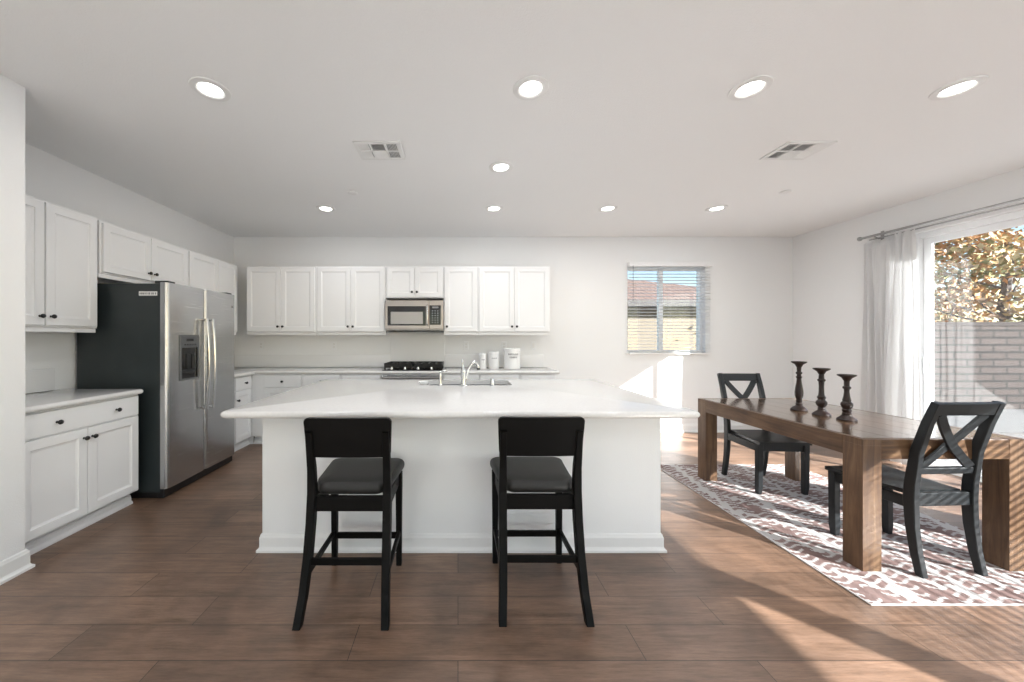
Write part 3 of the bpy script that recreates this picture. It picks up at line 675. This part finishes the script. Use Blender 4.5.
def dining_chair(label, loc, rz):
    t = thing('dining_chair', label, 'chair', loc, rz, 'black cross-back dining chairs')
    hw = .178
    for s in (-1, 1):
        ys = [(-.045, 0), (-.022, .12), (-.006, .26), (0, .40), (-.004, .50), (-.026, .68), (-.070, .85), (-.108, .965)]
        bm = bmesh.new(); bar(bm, [(s*hw, y, z) for y, z in ys], .034, [.034, .040, .046, .052, .050, .044, .038, .034], foot=True); obj('rear_leg', bm, 'chair', t)
        bm = bmesh.new(); bar(bm, [(s*.188, .375, 0), (s*.188, .378, .06), (s*.188, .380, .20), (s*.188, .380, .418)], [.032, .040, .040, .042], [.032, .042, .042, .044], foot=True); obj('front_leg', bm, 'chair', t)
        bm = bmesh.new(); bar(bm, [(s*.182, .02, .385), (s*.190, .362, .385)], .022, .062); obj('seat_rail', bm, 'chair', t)
    bm = bmesh.new(); bar(bm, [(-.17, .378, .388), (.17, .378, .388)], .058, .022, side=(0, 0, 1)); obj('seat_rail', bm, 'chair', t)
    bm = bmesh.new(); bar(bm, [(-.162, -.002, .405), (.162, -.002, .405)], .074, .026, side=(0, 0, 1)); obj('seat_rail', bm, 'chair', t)
    bm = bmesh.new(); n = 9; rings = []                     # dished seat board
    def top(x, y): return .444 - .008*math.cos(x/.21*1.4)*math.sin(max(0, min(1, (y-.03)/.36))*math.pi)
    g = [[(x*(.158+.055*j/8 if j > 0 else .158), .022+j*.394/8) for x in [-1+2*i/8 for i in range(9)]] for j in range(9)]
    tp = [[bm.verts.new((x, y, top(x, y))) for x, y in r] for r in g]; bt = [[bm.verts.new((x, y, .420)) for x, y in r] for r in g]
    for j in range(8):
        for i in range(8):
            bm.faces.new((tp[j][i], tp[j][i+1], tp[j+1][i+1], tp[j+1][i])); bm.faces.new((bt[j][i], bt[j+1][i], bt[j+1][i+1], bt[j][i+1]))
        bm.faces.new((tp[j][0], tp[j+1][0], bt[j+1][0], bt[j][0])); bm.faces.new((tp[j][8], bt[j][8], bt[j+1][8], tp[j+1][8]))
    for i in range(8):
        bm.faces.new((tp[0][i], bt[0][i], bt[0][i+1], tp[0][i+1])); bm.faces.new((tp[8][i], tp[8][i+1], bt[8][i+1], bt[8][i]))
    obj('seat', bm, 'chair', t)
    def yb2(z): return -.012-.02*(z-.55)/.13 if z < .68 else -.028-.045*(z-.68)/.17 if z < .85 else -.073-.037*(z-.85)/.115
    bm = bmesh.new(); bar(bm, [(-.162, yb2(.93), .930), (0, yb2(.93)-.004, .930), (.162, yb2(.93), .930)], .070, .024, side=(0, -.32, 1)); obj('top_rail', bm, 'chair', t)
    bm = bmesh.new(); bar(bm, [(-.162, yb2(.57), .570), (.162, yb2(.57), .570)], .036, .024, side=(0, -.15, 1)); obj('lower_rail', bm, 'chair', t)
    for s, off in ((1, .004), (-1, -.006)):
        pts = []
        for i in range(9):
            u = i/8; z = .590+.308*u; x = s*(-.140+.280*u) + .020*math.sin(u*math.pi)*s
            pts.append((x, yb2(z)+off, z))
        bm = bmesh.new(); bar(bm, pts, .014, .046, side=(0, 1, .3), bev=.002); obj('cross_slat', bm, 'chair', t)
    return t
c1 = dining_chair('black cross-back dining chair at the near end of the table, striped with sunlight', (2.722, 2.004, ZR), math.radians(3))
copy_thing(c1, (2.735, 3.362, ZR), math.radians(178), 'black cross-back dining chair at the far end of the table below the window')

# candlesticks
def candle(label, x, y, prof, cup):
    t = thing('candlestick', label, 'candle holder', (x, y, TH+.0005), 0, 'turned wooden candlesticks')
    prof = [(r*.80, z) for r, z in prof]; cup = [(r*.82, z) for r, z in cup]
    nb = next(i for i, p in enumerate(prof) if p[1] > .04)
    bm = bmesh.new(); lathe(bm, prof[:nb], 28); obj('base', bm, 'candle_wood', t, smooth=True)
    bm = bmesh.new(); lathe(bm, prof[nb-1:], 28); obj('stem', bm, 'candle_wood', t, smooth=True)
    bm = bmesh.new(); lathe(bm, cup, 28); obj('candle_plate', bm, 'candle_wood', t, smooth=True)
def cupat(z, r): return [(.018, z), (.022, z+.006), (r*.55, z+.022), (r*.9, z+.034), (r, z+.038), (r, z+.045), (r*.92, z+.045), (r*.88, z+.041)]
candle('tallest turned wooden candlestick, left of the three on the table', 2.680, 2.79, [(.064, 0), (.065, .008), (.060, .014), (.048, .026), (.032, .036), (.024, .042), (.027, .050), (.027, .056), (.021, .062), (.022, .070), (.027, .076), (.022, .084), (.024, .094), (.031, .115), (.033, .140), (.029, .175), (.021, .215), (.017, .250), (.022, .258), (.024, .266), (.016, .272), (.016, .284), (.024, .290), (.024, .300), (.016, .306), (.018, .340)], cupat(.340, .057))
candle('middle-height turned candlestick between the other two', 2.672, 2.61, [(.064, 0), (.065, .008), (.060, .014), (.048, .024), (.030, .036), (.024, .044), (.028, .052), (.022, .060), (.034, .074), (.040, .088), (.038, .102), (.026, .114), (.024, .120), (.030, .128), (.030, .138), (.022, .146), (.019, .175), (.018, .215), (.020, .248), (.028, .256), (.028, .264), (.020, .270), (.018, .302)], cupat(.302, .058))
candle('shortest turned candlestick, right of the three on the table', 2.683, 2.45, [(.064, 0), (.065, .008), (.060, .014), (.046, .024), (.034, .034), (.029, .042), (.031, .050), (.024, .056), (.030, .064), (.031, .074), (.025, .080), (.033, .092), (.039, .106), (.037, .120), (.026, .132), (.028, .140), (.025, .150), (.020, .172), (.017, .200), (.018, .214), (.026, .222), (.026, .232), (.018, .238), (.018, .272)], cupat(.272, .059))

# ------------------------------------------------------------------ blinds
def blind(label, axis, lo, hi, zb_, zt_, d, sw, tilt, ang_in, facing):
    """facing -1: room lies at smaller d"""
    t = thing('venetian_blind', label, 'blind', (0, 0, 0))
    def pt(a, b, z): return (a, b, z) if axis == 'x' else (b, a, z)
    def bx3(bm, a0, a1, d0, d1, z0, z1, bev=.002):
        if axis == 'x': box(bm, a0, a1, d0, d1, z0, z1, bev)
        else: box(bm, d0, d1, a0, a1, z0, z1, bev)
    bm = bmesh.new(); bx3(bm, lo-.004, hi+.004, d-.034, d+.026, zt_-.058, zt_); obj('headrail', bm, 'blind', t)
    bm = bmesh.new(); z = zb_+.05; ca, sa = math.cos(tilt)*sw/2, math.sin(tilt)*sw/2; P = .0445
    while z < zt_-.07:
        r0 = [pt(a, d+s*ca, z+s*sa) for a in (lo, hi) for s in (-1,)]
        prof = [(-1, 0), (-.5, .0025), (0, .0035), (.5, .0025), (1, 0), (1, -.002), (0, .0012), (-1, -.002)]
        loft(bm, [[pt(a, d+s*ca, z+s*sa+h) for s, h in prof] for a in (lo, hi)]); z += P
    obj('slats', bm, 'blind', t)
    bm = bmesh.new(); bx3(bm, lo, hi, d-.024, d+.024, zb_+.002, zb_+.022); obj('bottom_rail', bm, 'blind', t)
    bm = bmesh.new()
    for f in (.12, .5, .88):
        for s in (-1, 1): tube(bm, [pt(lo+(hi-lo)*f, d+s*(sw/2+.001), zb_+.02), pt(lo+(hi-lo)*f, d+s*(sw/2+.001), zt_-.058)], .0009, 5)
    obj('ladder_cords', bm, 'blind', t)
    bm = bmesh.new(); tube(bm, [pt(lo+.045, d-.036, zt_-.05), pt(lo+.045, d-.040, zt_-.56)], .004, 8); obj('tilt_wand', bm, 'ink', t, label='grey tilt wand')
    return t
blind('white venetian blind hanging in the back window', 'x', 2.378, 3.524, 1.095, 2.372, YB-.038, .046, math.radians(-4), 0, -1)
blind('white venetian blind in the side window beside the camera', 'y', BW[0]+.01, BW[1]-.01, BW[2]+.01, BW[3]-.002, XR+.05, .028, 0, 0, -1)

# ------------------------------------------------------------------ curtain and rods
t = thing('curtain_rod', 'grey double curtain rod on brackets above the sliding door', 'curtain rod', (4.61, 0, 2.455))
bm = bmesh.new(); tube(bm, [(0, 1.15, 0), (0, 3.64, 0)], .010, 12); tube(bm, [(0, 3.60, 0), (0, 4.06, 0)], .0125, 12); obj('front_rod', bm, 'rod', t, smooth=True)
bm = bmesh.new(); tube(bm, [(.05, 1.20, -.028), (.05, 4.02, -.028)], .007, 10); obj('back_rod', bm, 'rod', t, smooth=True)
bm = bmesh.new(); lathe_axis(bm, [(.014, 0), (.022, .004), (.024, .012), (.022, .024), (.010, .030)], (0, 4.06, 0), (0, 1, 0), 16); obj('finial', bm, 'rod', t, smooth=True)
for y in (3.93, 2.6, 1.3):
    bm = bmesh.new(); box(bm, .084, .0945, y-.014, y+.014, -.06, .05, bev=.002); tube(bm, [(.085, y, -.03), (.05, y, -.036), (.0, y, -.013)], .006); obj('bracket', bm, 'rod', t)
def curtain(name, label, y0, y1, x, zt_, zb_, amp, folds, gather, seedv):
    rnd = random.Random(seedv); ph = rnd.uniform(0, 6); bm = bmesh.new(); ny, nz = 150, 36; g = []
    for j in range(nz+1):
        v_ = j/nz; z = zt_+(zb_-zt_)*v_; row_ = []
        for i in range(ny+1):
            u_ = i/ny
            yy = y0+(y1-y0)*u_ + gather*(1-v_)**2*(.5-u_)
            a_ = amp*(.45+.55*min(1, v_*3))
            xx = x + a_*math.sin(folds*2*math.pi*u_ + ph + .7*math.sin(3*v_+u_*5)) + .35*a_*math.sin(folds*4.7*u_*math.pi+ph*2+1.5*v_)
            zz = z - (.030*abs(math.sin(u_*folds*math.pi)) if j == 0 else .030*abs(math.sin(u_*folds*math.pi))*max(0, 1-v_*6))
            row_.append(bm.verts.new((xx, yy + .010*math.sin(4*v_+ph+u_*9), zz)))
        g.append(row_)
    for j in range(nz):
        for i in range(ny): bm.faces.new((g[j][i], g[j][i+1], g[j+1][i+1], g[j+1][i]))
    o = obj(name, bm, 'curtain', None, smooth='full'); sm = o.modifiers.new('cloth', 'SOLIDIFY'); sm.thickness = .0015
    return tag(o, label, 'curtain', 'white curtains at the sliding door')
curtain('curtain', 'white curtain panel hanging nearest the back corner, in shade', 3.685, 4.07, 4.640, 2.412, .03, .020, 4.3, 0, 3)
curtain('curtain', 'white curtain panel beside the door glass, lit through by sun', 3.500, 3.785, 4.572, 2.42, .03, .034, 3.1, .10, 9)

# ------------------------------------------------------------------ ceiling fittings
def downlight(label, x, y):
    t = thing('recessed_downlight', label, 'ceiling light', (x, y, ZC), 0, 'recessed ceiling downlights')
    bm = bmesh.new(); n = 36; prof = [(.0605, -.001), (.0605, -.005), (.070, -.011), (.098, -.006), (.101, -.0005)]
    loft(bm, [[(r*math.cos(2*math.pi*i/n), r*math.sin(2*math.pi*i/n), z) for i in range(n)] for r, z in prof], cap=False); obj('trim_ring', bm, 'trim', t, smooth=True)
    bm = bmesh.new(); lathe(bm, [(.060, -.0005), (.060, -.004), (.04, -.006)], 32); obj('lens', bm, 'lens', t, smooth=True, label='glowing white lens')
    l = bpy.data.lights.new('downlight_beam', 'AREA'); l.shape = 'DISK'; l.size = .115; l.energy = LAMP_W; l.color = (.96, .98, 1)
    lo = bpy.data.objects.new('downlight_beam', l); COL.objects.link(lo); lo.parent = t; lo.location = (0, 0, -.014)
for x, y, lab in ((-1.415, 2.03, 'recessed ceiling light leftmost in the nearest row'), (.414, 2.02, 'recessed ceiling light second from left in the nearest row, above the island'), (1.662, 2.02, 'recessed ceiling light second from right in the nearest row'), (2.841, 2.02, 'recessed ceiling light rightmost in the nearest row, towards the sliding door'),
                  (.358, 2.95, 'single recessed ceiling light between the two rows, above the sink'), (-1.448, 3.89, 'recessed ceiling light leftmost in the far row, beyond the left air vent'), (.393, 3.885, 'recessed ceiling light second from left in the far row, beyond the sink light'),
                  (1.639, 3.885, 'recessed ceiling light second from right in the far row'), (2.830, 3.885, 'recessed ceiling light rightmost in the far row, before the back window'),
                  (-1.0, -.6, 'added unseen fill light in the ceiling behind the camera at the left'), (.8, -.6, 'added unseen fill light in the ceiling behind the camera in the middle'), (2.6, -.6, 'added unseen fill light in the ceiling behind the camera at the right'),  # this row and the next: unseen lamps added to brighten the room
                  (-1.0, -3, 'added unseen fill light in the ceiling far behind the camera at the left'), (2.6, -3, 'added unseen fill light in the ceiling far behind the camera at the right')):
    downlight(lab, x, y)
def vent(label, x, y, flip):
    t = thing('air_vent', label, 'air vent', (x, y, ZC), 0, 'white ceiling air registers')
    bm = bmesh.new(); hx, hy = .172, .130
    for b in ((-hx, hx, -hy, -hy+.030), (-hx, hx, hy-.030, hy), (-hx, -hx+.030, -hy+.030, hy-.030), (hx-.030, hx, -hy+.030, hy-.030), (-hx+.030, hx-.030, -.006, .006)): box(bm, *b, -.010, -.0005, bev=.002)
    for q in (-.055, .052): box(bm, q-.006, q+.006, -hy+.030, hy-.030, -.010, -.0005)
    obj('frame', bm, 'trim', t); obj('duct_shade', boxes((-hx+.02, hx-.02, -hy+.02, hy-.02, -.0012, -.0004)), 'vent_dark', t)  # flat dark sheet painted as the shade behind the louvers
    for sx0, sx1, along in ((-.142, -.061, 'y'), (-.049, .046, 'x'), (.058, .142, 'y')):
        for y0, y1, up in ((-.100, -.006, 0), (.006, .100, 1)):
            bm = bmesh.new()
            if along == 'x':
                y = y0+.006; dr = -1 if up else 1
                while y < y1-.003: bar(bm, [(sx0, y, -.006), (sx1, y, -.006)], .011, .0012, side=(0, dr, .75), bev=.0003); y += .0105
            else:
                x_ = sx0+.006; dr = 1 if sx0 < 0 else -1
                while x_ < sx1-.003: bar(bm, [(x_, y0, -.006), (x_, y1, -.006)], .011, .0012, side=(dr, 0, .75), bev=.0003); x_ += .0105
            obj('louvers', bm, 'trim', t)
vent('white ceiling air vent above the left half of the island', -.590, 2.69, 1)
vent('white ceiling air vent above the dining table', 2.565, 2.69, -1)
for x, y, lab in ((-1.026, 3.46, 'small white sprinkler cover on the ceiling beyond the left vent'), (3.172, 3.44, 'small white sprinkler cover on the ceiling beyond the right vent')):
    t = thing('sprinkler_cover', lab, 'sprinkler', (x, y, ZC), 0, 'ceiling sprinkler covers')
    bm = bmesh.new(); lathe(bm, [(.042, -.0005), (.045, -.004), (.045, -.010), (.041, -.013), (.02, -.014)], 28); obj('cover', bm, 'trim', t, smooth=True)

ru = obj('bounce_rug', boxes((-1.3, 3.9, -4.7, -1.3, .0005, .012), bev=.003), mat('bounce_rug_cloth', (.78, .78, .77), .95, spec=.1), None)  # unseen pale rug added to bounce sunlight onto the ceiling
tag(ru, 'large pale rug added unseen behind the camera to bounce sunlight up', 'rug')
# ------------------------------------------------------------------ outdoors
g = obj('ground', boxes((XO, 40, -25, 60, -.4, -.1), (-25, XO, YB+.16, 60, -.4, -.1), (-25, XO, -25, YN-.15, -.4, -.1)), 'concrete'); g['kind'] = 'structure'
g = obj('gravel_bed', boxes((XO+.3, 20, 5.2, 6.95, -.1, -.07)), 'gravel'); g['kind'] = 'structure'
t = thing('garden_wall', 'long block garden wall outside the sliding door', 'wall', (5.1, 7.0, -.1))
obj('blocks', boxes((0, 16, 0, .2, 0, 1.66)), 'block', t); obj('cap_course', boxes((-.01, 16.01, -.015, .215, 1.66, 1.74), bev=.006), 'cap', t)
# neighbour's house
t = thing('neighbor_house', 'tan stucco house with reddish tile roof seen through the blind', 'house', (4.0, 12, -.1))
obj('walls', boxes((-1.5, 7.4, 0, 7, 0, 2.65)), 'stucco', t)
bm = bmesh.new(); vs = [bm.verts.new(p) for p in ((-2.2, -.55, 2.63), (8.0, -.55, 2.63), (8.0, 7.5, 2.63), (-2.2, 7.5, 2.63), (-1, 2.4, 3.92), (2.0, 2.4, 3.92), (-1, 4.5, 3.92), (2.0, 4.5, 3.92))]
for q in ((0, 1, 5, 4), (1, 2, 7, 5), (2, 3, 6, 7), (3, 0, 4, 6), (4, 5, 7, 6), (0, 3, 2, 1)): bm.faces.new([vs[i] for i in q])
obj('roof', bm, 'tile', t)
obj('eave', boxes((-2.22, 8.02, -.58, -.545, 2.47, 2.65), (-2.2, 8.0, -.545, 0, 2.55, 2.625)), 'fascia', t)
# autumn tree
def tree(label, loc, H_, cr, nleaf, seedv):
    rnd = random.Random(seedv); t = thing('autumn_tree', label, 'tree', loc, 0)
    bm = bmesh.new(); tube(bm, [(0, 0, 0), (.05, .02, H_*.2), (0, .05, H_*.4), (.1, 0, H_*.6), (.05, .05, H_*.85)], [.16, .13, .10, .07, .03], 8); obj('trunk', bm, 'bark', t, smooth=True)
    for k in range(9):
        a = rnd.uniform(0, 6.28); z0 = H_*rnd.uniform(.28, .6); l = cr*rnd.uniform(.6, .95)
        p0 = Vector((0, 0, z0)); p2 = Vector((math.cos(a)*l, math.sin(a)*l, z0+rnd.uniform(.5, 1.5)))
        bm = bmesh.new(); tube(bm, bez(p0, (p0+p2)/2+Vector((0, 0, -.15)), p2, 6), [.035, .032, .028, .024, .02, .015, .008], 6); obj('branch', bm, 'bark', t, smooth=True)
    bm = bmesh.new(); blobs = [(Vector((rnd.gauss(0, cr*.5), rnd.gauss(0, cr*.4), H_*.58+rnd.gauss(0, H_*.19))), rnd.choice((0, 0, 0, 1, 1, 2, 3))) for _ in range(70)]
    for i in range(nleaf):
        b_, mi = rnd.choice(blobs); p = b_+Vector((rnd.gauss(0, .30), rnd.gauss(0, .30), rnd.gauss(0, .26)))
        if rnd.random() < .35: mi = rnd.randrange(4)
        u_ = Vector((rnd.gauss(0, 1), rnd.gauss(0, 1), rnd.gauss(0, 1))).normalized(); v_ = u_.orthogonal().normalized(); v_.rotate(Matrix.Rotation(rnd.uniform(0, 6.28), 3, u_)); n_ = u_.cross(v_)
        s_ = rnd.uniform(.05, .10)
        vs = [bm.verts.new(p+q) for q in (-u_*s_, v_*s_*.6+n_*s_*.1, u_*s_, -v_*s_*.6+n_*s_*.1)]
        f = bm.faces.new(vs); f.material_index = mi
    obj('foliage', bm, ['leaf_o', 'leaf_y', 'leaf_g', 'leaf_b'], t)
tree('orange and yellow autumn tree rising behind the garden wall', (14.2, 9.2, -.1), 5.6, 2.3, 5000, 4)
tree('low bushy autumn tree far behind the garden wall, below and left of the tall tree', (18.7, 13.6, -.1), 3.5, 1.5, 2800, 11)
